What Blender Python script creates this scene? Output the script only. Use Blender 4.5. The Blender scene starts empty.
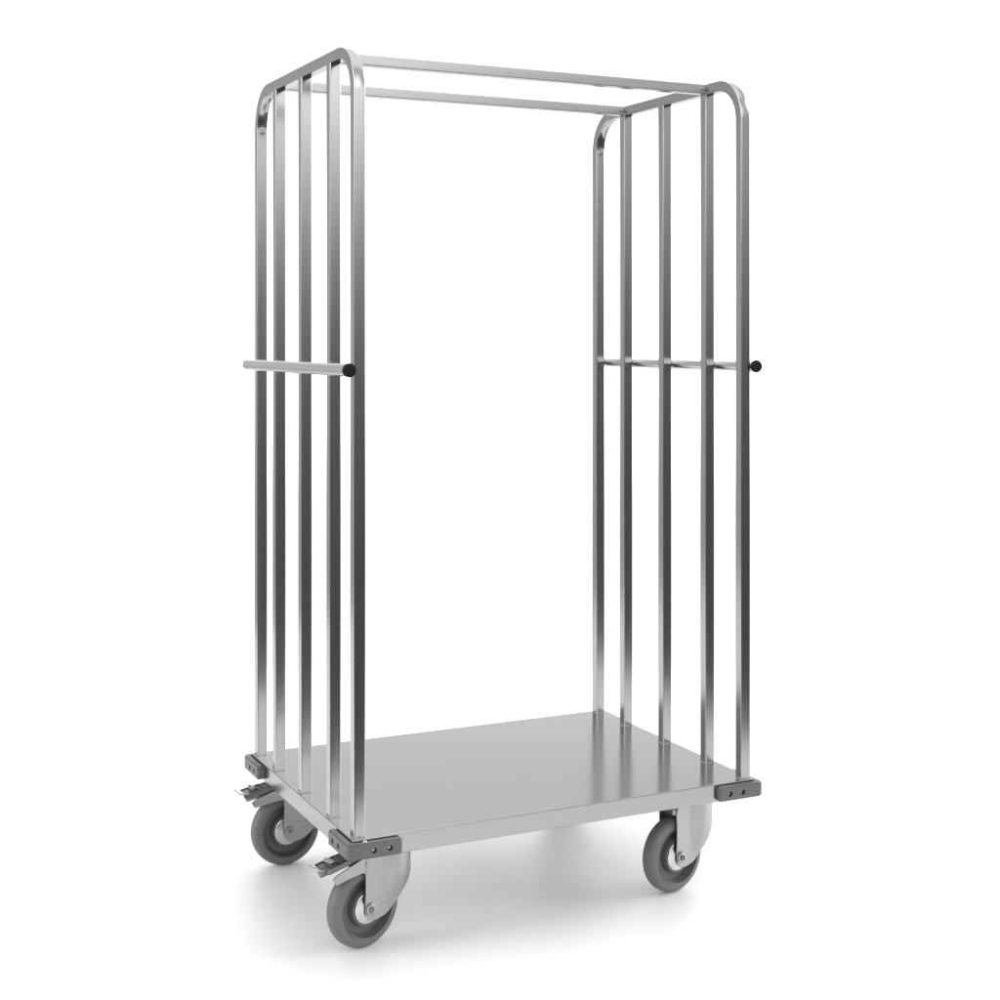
import bpy, bmesh, math, random
from mathutils import Vector, Matrix
PI = math.pi
scene = bpy.context.scene
col = scene.collection
random.seed(3)

# ------------------------------------------------------------ dimensions (metres)
T = 0.02271            # square tube
LEN, DEP = 0.89712, 0.62408 + 0.02271
BAY = 0.13581
DZ = 0.2392           # deck top above the floor
TOP = DZ + 1.5
HZ = DZ + 0.87886
R, WW = 0.0788, 0.0368
KR = R / 0.0752
ZO = 0.0055        # lift of the fork and brake above the first drawing

# ------------------------------------------------------------ materials
def mat(name, base, metal=0.0, rough=0.4, brush=None, rvar=0.0, bump=0.0, spec=0.5, nscale=(1, 1, 1), cvar=0.0, wave=0):
    m = bpy.data.materials.new(name); m.use_nodes = True
    nt = m.node_tree; b = nt.nodes['Principled BSDF']
    b.inputs['Base Color'].default_value = (base, base, base, 1)
    b.inputs['Metallic'].default_value = metal
    b.inputs['Roughness'].default_value = rough
    b.inputs['Specular IOR Level'].default_value = spec
    tc = nt.nodes.new('ShaderNodeTexCoord')
    mp = nt.nodes.new('ShaderNodeMapping'); mp.inputs['Scale'].default_value = nscale
    nt.links.new(tc.outputs['Object'], mp.inputs['Vector'])
    nz = nt.nodes.new('ShaderNodeTexNoise'); nz.inputs['Scale'].default_value = 1.0
    nz.inputs['Detail'].default_value = 4
    nt.links.new(mp.outputs['Vector'], nz.inputs['Vector'])
    if rvar:
        r = nt.nodes.new('ShaderNodeMapRange')
        r.inputs['From Min'].default_value = 0.3; r.inputs['From Max'].default_value = 0.7
        r.inputs['To Min'].default_value = rough - rvar; r.inputs['To Max'].default_value = rough + rvar
        nt.links.new(nz.outputs['Fac'], r.inputs['Value']); nt.links.new(r.outputs['Result'], b.inputs['Roughness'])
    if cvar:
        r = nt.nodes.new('ShaderNodeMapRange')
        r.inputs['From Min'].default_value = 0.3; r.inputs['From Max'].default_value = 0.7
        r.inputs['To Min'].default_value = base * (1 - cvar); r.inputs['To Max'].default_value = base * (1 + cvar)
        nt.links.new(nz.outputs['Fac'], r.inputs['Value'])
        nt.links.new(r.outputs['Result'], b.inputs['Base Color'])
    if wave:      # slow unevenness of the sheet and smudges on it
        n2 = nt.nodes.new('ShaderNodeTexNoise'); n2.inputs['Scale'].default_value = 2.2; n2.inputs['Detail'].default_value = 2
        nt.links.new(tc.outputs['Object'], n2.inputs['Vector'])
        b2 = nt.nodes.new('ShaderNodeBump'); b2.inputs['Strength'].default_value = 0.5; b2.inputs['Distance'].default_value = 0.0012
        nt.links.new(n2.outputs['Fac'], b2.inputs['Height'])
    if bump:
        bp = nt.nodes.new('ShaderNodeBump'); bp.inputs['Strength'].default_value = bump
        bp.inputs['Distance'].default_value = 0.0006
        nt.links.new(nz.outputs['Fac'], bp.inputs['Height']); nt.links.new(bp.outputs['Normal'], b.inputs['Normal'])
        if wave: nt.links.new(b2.outputs['Normal'], bp.inputs['Normal'])
    return m
M = {
 'tube':   mat('brushed_steel', 0.44, 1, 0.19, rvar=0.02, bump=0.02, nscale=(260, 260, 3), cvar=0.03),
 'rail':   mat('brushed_steel_rail', 0.44, 1, 0.24, rvar=0.03, bump=0.06, nscale=(3, 250, 250), cvar=0.03),
 'handle': mat('handle_steel', 0.62, 1, 0.24, rvar=0.04, bump=0.10, nscale=(400, 10, 400), cvar=0.04),
 'deck':   mat('deck_sheet_steel', 0.385, 1, 0.17, rvar=0.008, bump=0.01, wave=1, nscale=(3, 260, 260), cvar=0.01),
 'zinc':   mat('zinc_plated_steel', 0.37, 1, 0.34, rvar=0.06, bump=0.25, nscale=(60, 60, 60), cvar=0.06),
 'bolt':   mat('bolt_steel', 0.36, 1, 0.25, rvar=0.05, nscale=(80, 80, 80)),
 'tyre':   mat('grey_rubber', 0.13, 0, 0.48, rvar=0.06, bump=0.2, nscale=(160, 160, 160), cvar=0.05),
 'rim':    mat('dark_grey_nylon', 0.10, 0, 0.33, rvar=0.05, bump=0.1, nscale=(120, 120, 120), cvar=0.05),
 'bumper': mat('grey_plastic', 0.115, 0, 0.42, rvar=0.05, bump=0.3, nscale=(220, 220, 220), cvar=0.06),
 'black':  mat('black_plastic', 0.006, 0, 0.5, spec=0.25, rvar=0.05, nscale=(100, 100, 100)),
 'pedal':  mat('dark_pedal_steel', 0.16, 0.8, 0.35, rvar=0.08, nscale=(80, 80, 80), cvar=0.2),
 'floor':  mat('white_gloss_floor', 0.92, 0, 0.42, rvar=0.03, nscale=(4, 4, 4)),
}

M['floor'].node_tree.nodes['Principled BSDF'].inputs['IOR'].default_value = 1.85
# ------------------------------------------------------------ helpers
def obj(name, bm, m, parent=None, loc=(0, 0, 0), rz=0.0, wn=True, sharp=35):
    me = bpy.data.meshes.new(name)
    bmesh.ops.recalc_face_normals(bm, faces=bm.faces)
    bm.to_mesh(me); bm.free()
    me.materials.append(m)
    for p in me.polygons: p.use_smooth = True
    me.set_sharp_from_angle(angle=math.radians(sharp))
    o = bpy.data.objects.new(name, me); col.objects.link(o)
    o.location = loc; o.rotation_euler = (0, 0, rz)
    if parent: o.parent = parent
    if wn:
        w = o.modifiers.new('wn', 'WEIGHTED_NORMAL'); w.keep_sharp = True
    return o

def box(bm, x0, x1, y0, y1, z0, z1, bev=0.0, seg=2):
    r = bmesh.ops.create_cube(bm, size=1)
    for v in r['verts']:
        v.co = Vector(((x0 + x1) / 2 + v.co.x * (x1 - x0), (y0 + y1) / 2 + v.co.y * (y1 - y0), (z0 + z1) / 2 + v.co.z * (z1 - z0)))
    if bev:
        es = list({e for v in r['verts'] for e in v.link_edges})
        bmesh.ops.bevel(bm, geom=es, offset=bev, segments=seg, affect='EDGES', profile=0.5)

def frame_axes(d):
    d = Vector(d).normalized()
    a = Vector((0, 0, 1)) if abs(d.z) < 0.9 else Vector((1, 0, 0))
    u = d.cross(a).normalized(); return u, d.cross(u).normalized()

def cyl(bm, p, d, r0, r1, length, seg=32, bev=0.0):
    p = Vector(p); d = Vector(d).normalized(); u, v = frame_axes(d)
    prof = [(0, r0), (length, r1)]
    if bev: prof = [(0, r0 - bev), (bev * .3, r0 - bev * .3), (bev, r0), (length - bev, r1), (length - bev * .3, r1 - bev * .3), (length, r1 - bev)]
    rings = []
    for s, r in prof:
        rings.append([bm.verts.new(p + d * s + (u * math.cos(a) + v * math.sin(a)) * r) for a in [2 * PI * k / seg for k in range(seg)]])
    for A, B in zip(rings, rings[1:]):
        for k in range(seg): bm.faces.new((A[k], A[(k + 1) % seg], B[(k + 1) % seg], B[k]))
    bm.faces.new(rings[0][::-1]); bm.faces.new(rings[-1])

def lathe_y(bm, prof, seg=72, closed=True):
    """prof: list of (y, r) revolved about the local Y axis"""
    prof = [(y, r * KR) for y, r in prof]
    rings = [[bm.verts.new((r * math.cos(2 * PI * k / seg), y, r * math.sin(2 * PI * k / seg))) for k in range(seg)] for y, r in prof]
    n = len(rings)
    for i in range(n if closed else n - 1):
        A, B = rings[i], rings[(i + 1) % n]
        for k in range(seg): bm.faces.new((A[k], A[(k + 1) % seg], B[(k + 1) % seg], B[k]))

def prism(bm, pts, y0, y1, bev=0.0):
    """pts: (x, z) outline, extruded along local Y"""
    a = [bm.verts.new((x, y0, z)) for x, z in pts]; b = [bm.verts.new((x, y1, z)) for x, z in pts]
    fs = [bm.faces.new(a), bm.faces.new(b[::-1])]
    n = len(pts)
    for k in range(n): fs.append(bm.faces.new((a[k], b[k], b[(k + 1) % n], a[(k + 1) % n])))
    if bev:
        es = list({e for f in fs[:2] for e in f.edges})
        bmesh.ops.bevel(bm, geom=es, offset=bev, segments=2, affect='EDGES')

def tube_profile(r=0.0021, seg=4, half=T / 2, mid=True):
    """rounded square, counter clockwise, with extra points on the flats (for the dent in bends)"""
    P = []
    h = half
    corners = [(1, 1, 0), (-1, 1, 90), (-1, -1, 180), (1, -1, 270)]
    for i, (sx, sy, a0) in enumerate(corners):
        cx, cy = sx * (h - r), sy * (h - r)
        for k in range(seg + 1):
            a = math.radians(a0 + 90 * k / seg)
            P.append((cx + r * math.cos(a), cy + r * math.sin(a)))
        nx, ny, _ = corners[(i + 1) % 4]
        if mid:
            A = P[-1]; B = (nx * (h - r) + r * math.cos(math.radians(a0 + 90)), ny * (h - r) + r * math.sin(math.radians(a0 + 90)))
            for f in (0.25, 0.5, 0.75): P.append((A[0] + (B[0] - A[0]) * f, A[1] + (B[1] - A[1]) * f))
    return P

def sweep(bm, path, across, prof, dent=None):
    """path: list of (point, tangent); across: fixed unit vector; profile (a, b): a along across, b along normal = tangent x across"""
    rings = []
    for i, (p, t) in enumerate(path):
        n = Vector(t).cross(across).normalized()
        d = dent[i] if dent else 0
        ring = []
        for a, b in prof:
            bb = b
            if d and abs(a) < T / 2 - 0.0027:
                w = math.cos(a / (T / 2) * PI / 2) ** 1.2
                if b > 0.9 * T / 2 or b < -0.9 * T / 2: bb = b - (d * w if b * DS > 0 else -d * w * 0.6) * (1 if b > 0 else -1) * (1 if b * DS > 0 else 1)
            ring.append(bm.verts.new(Vector(p) + across * a + n * bb))
        rings.append(ring)
    m = len(prof)
    for A, B in zip(rings, rings[1:]):
        for k in range(m): bm.faces.new((A[k], A[(k + 1) % m], B[(k + 1) % m], B[k]))
    bm.faces.new(rings[0][::-1]); bm.faces.new(rings[-1])
DS = 1

# ------------------------------------------------------------ the trolley
root = bpy.data.objects.new('platform_trolley', None); col.objects.link(root)
root.location = (0, 0, 0)
root['label'] = 'tall stainless steel rail trolley with barred end frames and flat deck on grey castors'
root['category'] = 'trolley'

def part(o, label=None):
    if label: o['label'] = label
    return o
def copy_tree(o, parent, loc, rz):
    c = o.copy(); col.objects.link(c); c.parent = parent; c.location = loc; c.rotation_euler = (0, 0, rz)
    for ch in o.children:
        d = ch.copy(); col.objects.link(d); d.parent = c
    return c

# deck: folded sheet tray, open underneath
bm = bmesh.new()
e = 0.006
box(bm, -e, LEN + e, -e, DEP + e, DZ - 0.038, DZ, 0.0022, 3)
deck = obj('deck', bm, M['deck'], root)
# folded lips and two stiffening channels under the sheet
bm = bmesh.new()
for y in (0.14, DEP / 2 - 0.02, DEP - 0.18):
    box(bm, 0.03, LEN - 0.03, y, y + 0.04, DZ - 0.0505, DZ - 0.0375, 0.002, 2)
obj('stiffener', bm, M['deck'], root)

# bent end frames
BR = 0.082    # centre-line bend radius
def end_frame(xc):
    path, dent = [], []
    z0 = DZ - 0.0008
    y0, y1 = T / 2, DEP - T / 2
    zt = TOP - T / 2
    path.append((Vector((xc, y0, z0)), Vector((0, 0, 1)))); dent.append(0)
    N = 28
    for k in range(N + 1):
        a = (PI / 2) * k / N
        path.append((Vector((xc, y0 + BR * (1 - math.cos(a)), zt - BR + BR * math.sin(a))), Vector((0, math.sin(a), math.cos(a)))))
        dent.append(0.0026 * math.sin(2 * a) ** 0.8 if 0 < k < N else 0)
    for k in range(N + 1):
        a = PI / 2 * (1 - k / N)
        path.append((Vector((xc, y1 - BR * (1 - math.cos(a)), zt - BR + BR * math.sin(a))), Vector((0, math.sin(a), -math.cos(a)))))
        dent.append(0.0026 * abs(math.sin(2 * a)) ** 0.8 if 0 < k < N else 0)
    path.append((Vector((xc, y1, z0)), Vector((0, 0, -1)))); dent.append(0)
    bm = bmesh.new()
    sweep(bm, path, Vector((1, 0, 0)), tube_profile(), dent)
    o = obj('end_frame', bm, M['tube'], root, wn=True)
    for y, d in ((T, 1), (DEP - T, -1)):
        b = bmesh.new()
        cyl(b, (xc, y - d * 0.0005, TOP - 0.097), (0, d, 0), 0.0068, 0.0058, 0.0042, 20, 0.0012)
        obj('bolt', b, M['bolt'], o)
    return o
for xc in (T / 2, LEN - T / 2): end_frame(xc)

# upright bars
def straight(name, p0, p1, across, m, prof):
    bm = bmesh.new(); t = (Vector(p1) - Vector(p0)).normalized()
    sweep(bm, [(Vector(p0), t), (Vector(p1), t)], Vector(across), prof)
    return obj(name, bm, m, root)
PR = tube_profile(mid=False)
ubars = [BAY + T / 2, DEP / 2, DEP - BAY - T / 2]
for xc in (T / 2, LEN - T / 2):
    for y in ubars:
        o = straight('upright_bar', (xc, y, DZ - 0.0006), (xc, y, TOP - T + 0.0006), (1, 0, 0), M['tube'], PR)
    # (weld seams below)
def weld(parent, xc, yc, z):
    b = bmesh.new(); h = T / 2 + 0.0002
    n = 7
    for k in range(4 * n):
        sd, f = divmod(k, n); u = -h + 2 * h * (f + 0.5) / n
        x, y = [(u, -h), (h, u), (-u, h), (-h, -u)][sd]
        mtx = Matrix.Translation((xc + x, yc + y, z)) @ Matrix.Scale(random.uniform(0.8, 1.2), 4)
        bmesh.ops.create_icosphere(b, subdivisions=2, radius=0.0016, matrix=mtx)
    obj('weld_seam', b, M['zinc'], parent, wn=False, sharp=80)
for o in [c for c in root.children if c.name.startswith('upright_bar')]:
    v = o.data.vertices; xs = [q.co.x for q in v]; yy = [q.co.y for q in v]
    weld(o, (min(xs) + max(xs)) / 2, (min(yy) + max(yy)) / 2, DZ)
for o in [c for c in root.children if c.name.startswith('end_frame')]:
    xs = [q.co.x for q in o.data.vertices]; xm_ = (min(xs) + max(xs)) / 2
    weld(o, xm_, T / 2, DZ); weld(o, xm_, DEP - T / 2, DZ)
# cross rails between the end frames
PR2 = tube_profile(mid=False, half=0.0105)
for y in (ubars[0], ubars[2]):
    o = straight('cross_rail', (T - 0.0006, y, TOP - 0.0112), (LEN - T + 0.0006, y, TOP - 0.0112), (0, 1, 0), M['rail'], PR2)
    for x, s in ((T, 1), (LEN - T, -1)):
        b = bmesh.new()
        cyl(b, (x + s * 0.005, y - 0.0102, TOP - 0.0105), (0, -1, 0), 0.0056, 0.0050, 0.0034, 20, 0.001)
        obj('bolt', b, M['bolt'], o)

# push handles outside each end frame
for xc in (-0.0118, LEN + 0.0118):
    b = bmesh.new(); cyl(b, (xc, -0.002, HZ), (0, 1, 0), 0.0122, 0.0122, DEP + 0.012, 40)
    h = obj('push_handle', b, M['handle'], root)
    b = bmesh.new(); cyl(b, (xc, -0.010, HZ), (0, 1, 0), 0.0134, 0.0134, 0.0098, 36, 0.003)
    obj('end_cap', b, M['black'], h)
    b = bmesh.new(); cyl(b, (xc, DEP + 0.0085, HZ), (0, 1, 0), 0.0128, 0.0128, 0.008, 36, 0.003)
    obj('end_cap', b, M['handle'], h)

# corner bumpers
def bumper(cx, cy, sx, sy, holes=True):
    """outer corner at (cx, cy); legs run along +sx and +sy"""
    z0, z1 = DZ - 0.0345, DZ - 0.0045
    th, leg = 0.0145, 0.110
    me_b = bmesh.new()
    c = 0.012
    P = [(c, 0), (leg - .003, 0), (leg, .003), (leg, th), (th + 0.004, th), (th, th + 0.004), (th, leg), (.003, leg), (0, leg - .003), (0, c), (c * .12, c * .5), (c * .5, c * .12)]
    a = [me_b.verts.new((cx + sx * x, cy + sy * y, z0)) for x, y in P]; b = [me_b.verts.new((cx + sx * x, cy + sy * y, z1)) for x, y in P]
    n = len(P); me_b.faces.new(a[::-1]); me_b.faces.new(b)
    for k in range(n): me_b.faces.new((a[k], a[(k + 1) % n], b[(k + 1) % n], b[k]))
    bmesh.ops.recalc_face_normals(me_b, faces=me_b.faces)
    es = [e for e in me_b.edges if abs(e.verts[0].co.z - e.verts[1].co.z) < 1e-6]
    bmesh.ops.bevel(me_b, geom=es, offset=0.0026, segments=3, affect='EDGES')
    o = obj('corner_bumper', me_b, M['bumper'], root, wn=False)
    cb = bmesh.new(); zc = (z0 + z1) / 2 - .001
    spots = []
    for f in (leg - 0.025, leg - 0.057):
        spots.append(((cx + sx * f, cy, zc), (0, sy, 0))); spots.append(((cx, cy + sy * f, zc), (sx, 0, 0)))
    for p, d in spots:
        d = Vector(d); cyl(cb, Vector(p) - d * 0.005, d, 0.0056, 0.0056, 0.0145, 24)
    cm = bpy.data.meshes.new('cut'); bmesh.ops.recalc_face_normals(cb, faces=cb.faces); cb.to_mesh(cm); cb.free()
    co = bpy.data.objects.new('cut', cm); col.objects.link(co)
    md = o.modifiers.new('b', 'BOOLEAN'); md.operation = 'DIFFERENCE'; md.object = co; md.solver = 'EXACT'
    bpy.context.view_layer.update()
    ev = o.evaluated_get(bpy.context.evaluated_depsgraph_get())
    nm = bpy.data.meshes.new_from_object(ev); o.modifiers.clear(); o.data = nm
    nm.set_sharp_from_angle(angle=math.radians(35))
    bpy.data.objects.remove(co); 
    w = o.modifiers.new('wn', 'WEIGHTED_NORMAL'); w.keep_sharp = True
    for p, d in spots:
        d = Vector(d); s = bmesh.new()
        cyl(s, Vector(p) + d * 0.0104, -d, 0.0040, 0.0034, 0.0048, 6, 0.0006)
        obj('screw', s, M['bolt'], o)
q = e + 0.0145
bumper(-q, -q, 1, 1); bumper(LEN + q, -q, -1, 1); bumper(-q, DEP + q, 1, -1); bumper(LEN + q, DEP + q, -1, -1)

b = bmesh.new(); cyl(b, (0.016, -e - 0.0068, DZ - 0.0050), (0, 0, 1), 0.0046, 0.0034, 0.0040, 20, 0.001)
obj('screw', b, M['bolt'], deck)
# ------------------------------------------------------------ casters; local frame: origin on the floor under the axle,
# local x = rolling direction towards the swivel, local -y = the face turned to the viewer
SW = 0.066          # swivel offset ahead of the axle
FT = 0.182          # fork top height
def smooth(a, b, x):
    t = max(0, min(1, (x - a) / (b - a))); return t * t * (3 - 2 * t)
def fork_mesh():
    bm = bmesh.new()
    NZ, NS = 26, 22
    for side in (-1, 1):
        rows = []
        for i in range(NZ + 1):
            t = i / NZ
            z = FT - t * (FT - 0.0555)
            w0 = 0.0240
            wh = 0.0240 + 0.0120 * (1 - smooth(0.25, 0.95, t))    # the shoulders swell towards the swivel head
            ax = 0.0400
            rear = -0.0120
            if t > 0.86: rear = -0.0120 + 0.012 * ((t - 0.86) / 0.14) ** 2
            if t < 0.10: rear = -0.0120 + 0.004 * ((0.10 - t) / 0.10) ** 1.5
            def xmax(t):
                tb = [(0, .1061), (.30, .1061), (.42, .097), (.54, .086), (.65, .075), (.80, .060), (.92, .044), (.97, .034), (1, .016)]
                for (a0, b0), (a1, b1) in zip(tb, tb[1:]):
                    if t <= a1: return b0 + (b1 - b0) * (t - a0) / (a1 - a0)
            xm = xmax(t)
            nst = NS * 3 // 5
            row = []
            for j in range(NS + 1):
                if xm <= SW: x = rear + (xm - rear) * j / NS; th = 0
                elif j <= nst: x = rear + (SW - rear) * j / nst; th = 0
                else:
                    tmax = PI / 2 if xm > SW + ax else math.asin((xm - SW) / ax)
                    th = tmax * (j - nst) / (NS - nst); x = SW + ax * math.sin(th)
                y = (w0 + (wh - w0) * smooth(0.031, 0.056, x)) * math.cos(th)
                row.append(bm.verts.new((x, side * y, z)))
            rows.append(row)
        for A, B in zip(rows, rows[1:]):
            for j in range(NS): bm.faces.new((A[j], A[j + 1], B[j + 1], B[j]))
        # crown half
        cen = [bm.verts.new((v.co.x, 0, FT + 0.001)) for v in rows[0]]
        for j in range(NS): bm.faces.new((rows[0][j], rows[0][j + 1], cen[j + 1], cen[j]))
    bmesh.ops.remove_doubles(bm, verts=bm.verts, dist=0.0003)
    bmesh.ops.recalc_face_normals(bm, faces=bm.faces)
    geom = bmesh.ops.solidify(bm, geom=bm.faces[:], thickness=0.003)
    # swivel head and mounting plate
    cyl(bm, (SW, 0, FT - 0.002), (0, 0, 1), 0.027, 0.024, 0.008, 40, 0.002)
    cyl(bm, (SW, 0, FT + 0.005), (0, 0, 1), 0.031, 0.031, 0.0065, 40, 0.0015)
    box(bm, SW - 0.045, SW + 0.045, -0.040, 0.040, FT + 0.0112, DZ - 0.0383, 0.0015, 2)
    return bm

def make_caster(brake):
    c = obj('caster', fork_mesh(), M['zinc'], root)
    h = WW / 2
    # tyre
    pr = []
    for sgn in (1,):
        pts = [(-h + .0040, 0.0566), (-h - .0008, 0.0570), (-h - .0014, 0.0582), (-h - .0008, 0.0596), (-h - .0002, 0.0612), (-h + .0002, 0.0650), (-h + .0012, 0.0674), (-h + .003, 0.0700), (-h + .0062, 0.0728), (-h + .0105, 0.0746), (0, 0.0752)]
    pts = pts + [(-y, r) for y, r in pts[::-1][1:]]
    b = bmesh.new(); lathe_y(b, pts)
    obj('tyre', b, M['tyre'], c, (0, 0, R), wn=False, sharp=50)
    # rim disc with a deep annular recess
    rp = [(-h + .0035, 0.0568), (-h - .0020, 0.0567), (-h - .0032, 0.0559), (-h - .0026, 0.0548), (-h + .0010, 0.0538), (-h + .0100, 0.0522), (-h + .0150, 0.0490), (-h + .0160, 0.0440), (-h + .0145, 0.0365), (-h + .0030, 0.0342), (-h + .0008, 0.0334), (-h + .0010, 0.0308), (-h + .004, 0.0300), (-h + .004, 0.008)]
    rp = rp + [(-y, r) for y, r in rp[::-1]]
    b = bmesh.new(); lathe_y(b, rp)
    obj('wheel_rim', b, M['rim'], c, (0, 0, R), wn=False, sharp=40)
    hp = [(-h + .0035, 0.0298), (-h + .0000, 0.0294), (-h - .0010, 0.0280), (-h - .0002, 0.0200), (-h - .003, 0.0150), (-h - .003, 0.006)]
    hp = hp + [(-y, r) for y, r in hp[::-1]]
    b = bmesh.new(); lathe_y(b, hp)
    obj('wheel_hub', b, M['handle'], c, (0, 0, R), wn=False, sharp=40)
    b = bmesh.new()
    cyl(b, (0, -0.0400, 0), (0, 1, 0), 0.0036, 0.0036, 0.070, 20, 0.001)
    cyl(b, (0, -0.0298, 0), (0, 1, 0), 0.0118, 0.0118, 0.0030, 32, 0.0008)
    cyl(b, (0, -0.0362, 0), (0, 1, 0), 0.0062, 0.0068, 0.0068, 6, 0.0008)
    cyl(b, (0, 0.0240, 0), (0, 1, 0), 0.0075, 0.0075, 0.006, 6, 0.0008)
    obj('axle_bolt', b, M['bolt'], c, (0, 0, R), wn=False)
    if brake:
        b = bmesh.new()
        for s in (-1, 1):
            y0, y1 = sorted((s * 0.0242, s * 0.0270))
            prism(b, [(-0.008, 0.1810), (-0.014, 0.1800), (-0.045, 0.1715), (-0.080, 0.1610), (-0.088, 0.1550), (-0.080, 0.1430), (-0.045, 0.1490), (-0.018, 0.1530), (-0.0115, 0.1480), (-0.008, 0.1480)], y0, y1, 0.0007)
        cyl(b, (-0.008, -0.0285, 0.1660), (0, 1, 0), 0.0042, 0.0042, 0.057, 20, 0.001)
        obj('brake_arm', b, M['zinc'], c)
        b = bmesh.new()
        # ribbed pedal tongue with a turned-up lip
        prism(b, [(x_, z_ + ZO + 0.004 - x_ * 0.075) for x_, z_ in [(0.004, 0.1775), (-0.040, 0.1690), (-0.078, 0.1600), (-0.098, 0.1545), (-0.100, 0.1515), (-0.092, 0.1500), (-0.060, 0.1560), (-0.030, 0.1640), (0.004, 0.1700)]], -0.0205, 0.0205, 0.0012)
        for k in range(4):
            x = -0.040 - k * 0.013
            z = 0.1690 + (x + 0.040) * 0.24
            prism(b, [(x_, z_ + ZO + 0.004 - x_ * 0.075) for x_, z_ in [(x - .003, z - .003), (x + .003, z - .002), (x + .002, z + .0032), (x - .002, z + .0022)]], -0.018, 0.018, 0.0006)
        for s in (-1, 1):
            y0, y1 = sorted((s * 0.0207, s * 0.0225))
            prism(b, [(x_, z_ + ZO + 0.004 - x_ * 0.075) for x_, z_ in [(0.004, 0.1785), (-0.060, 0.1665), (-0.100, 0.1565), (-0.103, 0.1520), (-0.092, 0.1480), (-0.060, 0.156), (0.004, 0.170)]], y0, y1, 0.0005)
        obj('brake_pedal', b, M['pedal'], c)
        b = bmesh.new()
        prism(b, [(x_, z_ + ZO + 0.004 - x_ * 0.075) for x_, z_ in [(-0.096, 0.1562), (-0.112, 0.1600), (-0.1130, 0.1582), (-0.098, 0.1540)]], -0.020, 0.020, 0.0005)
        cyl(b, (-0.079, -0.012, 0.1810), (0, 1, 0), 0.0052, 0.0052, 0.024, 16, 0.001)
        obj('release_lip', b, M['bolt'], c)
    return c
brk = make_caster(True); brk.location = (0.0485, 0.0851, 0); brk.rotation_euler = (0, 0, 0.277)
brk['label'] = 'near castor with its brake pedal raised'
o = copy_tree(brk, root, (0.0534, 0.590, 0), 0.055)
pln = make_caster(False); pln.location = (0.746, 0.0719, 0); pln.rotation_euler = (0, 0, 0.242)
copy_tree(pln, root, (0.750, 0.57, 0), 0.2)

# ------------------------------------------------------------ floor
CAM = dict(cx=-0.98359, cy=-2.65907, cz=0.93963 + DZ, yaw=-0.45089, f=1505.37621, u0=500.10027, v0=337.86368, roll=0.0, pitch=0.0)
yaw = CAM['yaw']
bm = bmesh.new()
FR = 0.78       # the paper ends this far in front of the trolley
fw = Vector((-math.sin(yaw), math.cos(yaw), 0)); rt = Vector((math.cos(yaw), math.sin(yaw), 0))
c0 = Vector((0.1, 0.1, 0))
vs = [bm.verts.new(c0 + fw * a + rt * b) for a, b in ((-FR, -2.2), (-FR, 1.7), (2.4, 2.8), (2.4, -3.0))]
bm.faces.new(vs)
fl = obj('floor', bm, M['floor'], None, wn=False)
fl['kind'] = 'structure'

# ------------------------------------------------------------ camera
cam = bpy.data.cameras.new('camera'); co = bpy.data.objects.new('camera', cam); col.objects.link(co)
cam.sensor_width = 36; cam.lens = CAM['f'] / 1000 * 36
cam.shift_x = (500 - CAM['u0']) / 1000; cam.shift_y = (CAM['v0'] - 500) / 1000
cam.clip_end = 500; cam.clip_start = 0.05
a, b_ = CAM['pitch'], CAM['roll']
F_ = fw * math.cos(a) + Vector((0, 0, 1)) * math.sin(a)
U_ = -fw * math.sin(a) + Vector((0, 0, 1)) * math.cos(a)
Rr = rt * math.cos(b_) - U_ * math.sin(b_)
Uu = rt * math.sin(b_) + U_ * math.cos(b_)
mw = Matrix((( Rr.x, Uu.x, -F_.x, CAM['cx']), (Rr.y, Uu.y, -F_.y, CAM['cy']), (Rr.z, Uu.z, -F_.z, CAM['cz']), (0, 0, 0, 1)))
co.matrix_world = mw
scene.camera = co

# ------------------------------------------------------------ world light zones, made up to shape reflections, and an added overhead light
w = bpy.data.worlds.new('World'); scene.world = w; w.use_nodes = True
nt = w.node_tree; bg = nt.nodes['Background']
N, Lk = nt.nodes, nt.links
tc = N.new('ShaderNodeTexCoord')
def dot(v):
    n = N.new('ShaderNodeVectorMath'); n.operation = 'DOT_PRODUCT'
    Lk.new(tc.outputs['Generated'], n.inputs[0]); n.inputs[1].default_value = v; return n.outputs['Value']
def math_(op, a, b=0.0, clamp=False):
    n = N.new('ShaderNodeMath'); n.operation = op; n.use_clamp = clamp
    for i, v in enumerate((a, b)):
        if isinstance(v, (int, float)): n.inputs[i].default_value = v
        else: Lk.new(v, n.inputs[i])
    return n.outputs[0]
def curve(x, pts):
    """piecewise linear function of x through pts"""
    acc = None
    n = N.new('ShaderNodeFloatCurve')
    lo, hi = pts[0][0], pts[-1][0]; vmax = max(p[1] for p in pts)
    mr = N.new('ShaderNodeMapRange'); mr.inputs['From Min'].default_value = lo; mr.inputs['From Max'].default_value = hi
    Lk.new(x, mr.inputs['Value'])
    c = n.mapping.curves[0]
    P = [((p[0] - lo) / (hi - lo), p[1] / vmax) for p in pts]
    c.points[0].location = P[0]; c.points[1].location = P[-1]
    for p in P[1:-1]: c.points.new(*p)
    for p in c.points: p.handle_type = 'VECTOR'
    n.mapping.update(); Lk.new(mr.outputs['Result'], n.inputs['Value'])
    return math_('MULTIPLY', n.outputs[0], vmax)
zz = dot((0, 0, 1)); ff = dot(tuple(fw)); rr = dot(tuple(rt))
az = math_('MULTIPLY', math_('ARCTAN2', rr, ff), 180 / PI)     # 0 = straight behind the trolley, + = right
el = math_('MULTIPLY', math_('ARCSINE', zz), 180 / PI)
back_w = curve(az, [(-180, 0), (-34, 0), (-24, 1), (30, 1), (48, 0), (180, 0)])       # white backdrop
left_w = curve(az, [(-180, 0), (-95, 0), (-80, 1), (-34, 1), (-24, 0), (180, 0)])
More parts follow.
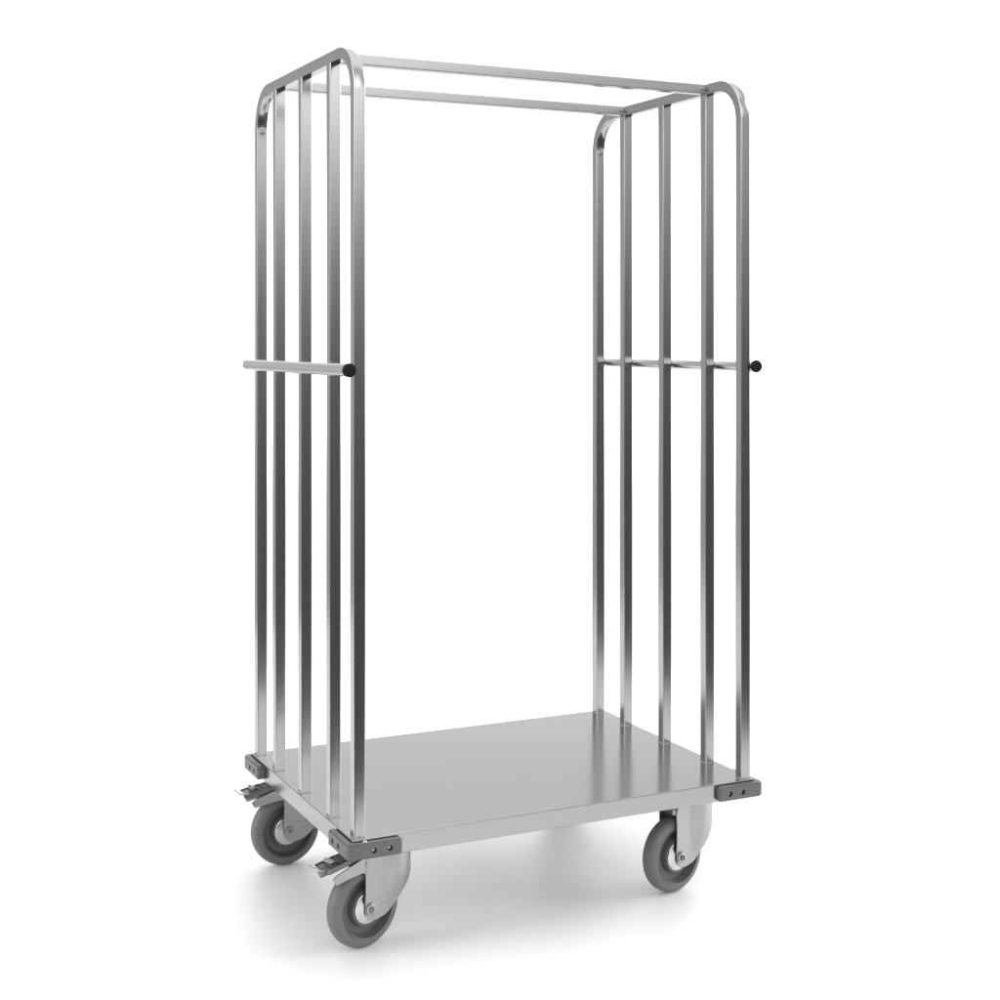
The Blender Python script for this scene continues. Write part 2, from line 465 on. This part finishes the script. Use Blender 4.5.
front_w = math_('SUBTRACT', 1.0, math_('ADD', back_w, left_w), True)
E_back = curve(el, [(-90, 1.1), (-6, 1.1), (-2, 3.0), (4, 3.0), (9, 1.2), (13.2, 1.08), (15.5, 0.8), (20, 0.9), (27, 2.3), (42, 2.3), (52, 0.8), (90, 1.0)])  # upper band added above the view to brighten the floor
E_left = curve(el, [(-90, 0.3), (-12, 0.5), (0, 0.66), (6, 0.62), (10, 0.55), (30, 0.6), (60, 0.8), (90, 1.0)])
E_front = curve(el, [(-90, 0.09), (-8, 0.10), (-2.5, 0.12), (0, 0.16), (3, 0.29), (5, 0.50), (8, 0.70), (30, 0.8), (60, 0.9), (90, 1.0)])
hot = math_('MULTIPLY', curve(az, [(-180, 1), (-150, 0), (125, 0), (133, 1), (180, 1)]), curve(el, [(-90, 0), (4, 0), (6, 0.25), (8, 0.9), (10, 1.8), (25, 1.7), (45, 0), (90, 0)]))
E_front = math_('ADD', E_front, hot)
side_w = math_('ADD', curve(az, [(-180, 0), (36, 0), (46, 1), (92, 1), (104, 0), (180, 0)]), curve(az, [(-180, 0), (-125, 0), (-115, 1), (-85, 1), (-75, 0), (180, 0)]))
E_side = math_('MULTIPLY', side_w, curve(el, [(-90, 0), (2, 0), (8, 4.6), (34, 4.6), (42, 0), (90, 0)]))  # unseen side lights, added to fill the shadow under the deck
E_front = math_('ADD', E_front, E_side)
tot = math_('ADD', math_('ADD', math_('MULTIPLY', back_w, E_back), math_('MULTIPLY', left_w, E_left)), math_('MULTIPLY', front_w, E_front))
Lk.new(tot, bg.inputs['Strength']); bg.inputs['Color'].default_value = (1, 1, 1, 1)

ld = bpy.data.lights.new('overhead_fill', 'AREA'); ld.shape = 'RECTANGLE'; ld.size = 3.0; ld.size_y = 3.0; ld.energy = 18  # unseen area light, added overhead to brighten the floor
lo = bpy.data.objects.new('overhead_fill', ld); col.objects.link(lo)
lo.location = (0.6, 0.2, 4.2)
lo.rotation_euler = (0, 0, 0)

# ------------------------------------------------------------ render settings
vs_ = scene.view_settings; vs_.view_transform = 'Standard'; vs_.look = 'None'; vs_.exposure = 0; vs_.gamma = 1
scene.render.engine = 'CYCLES'
scene.render.film_transparent = False
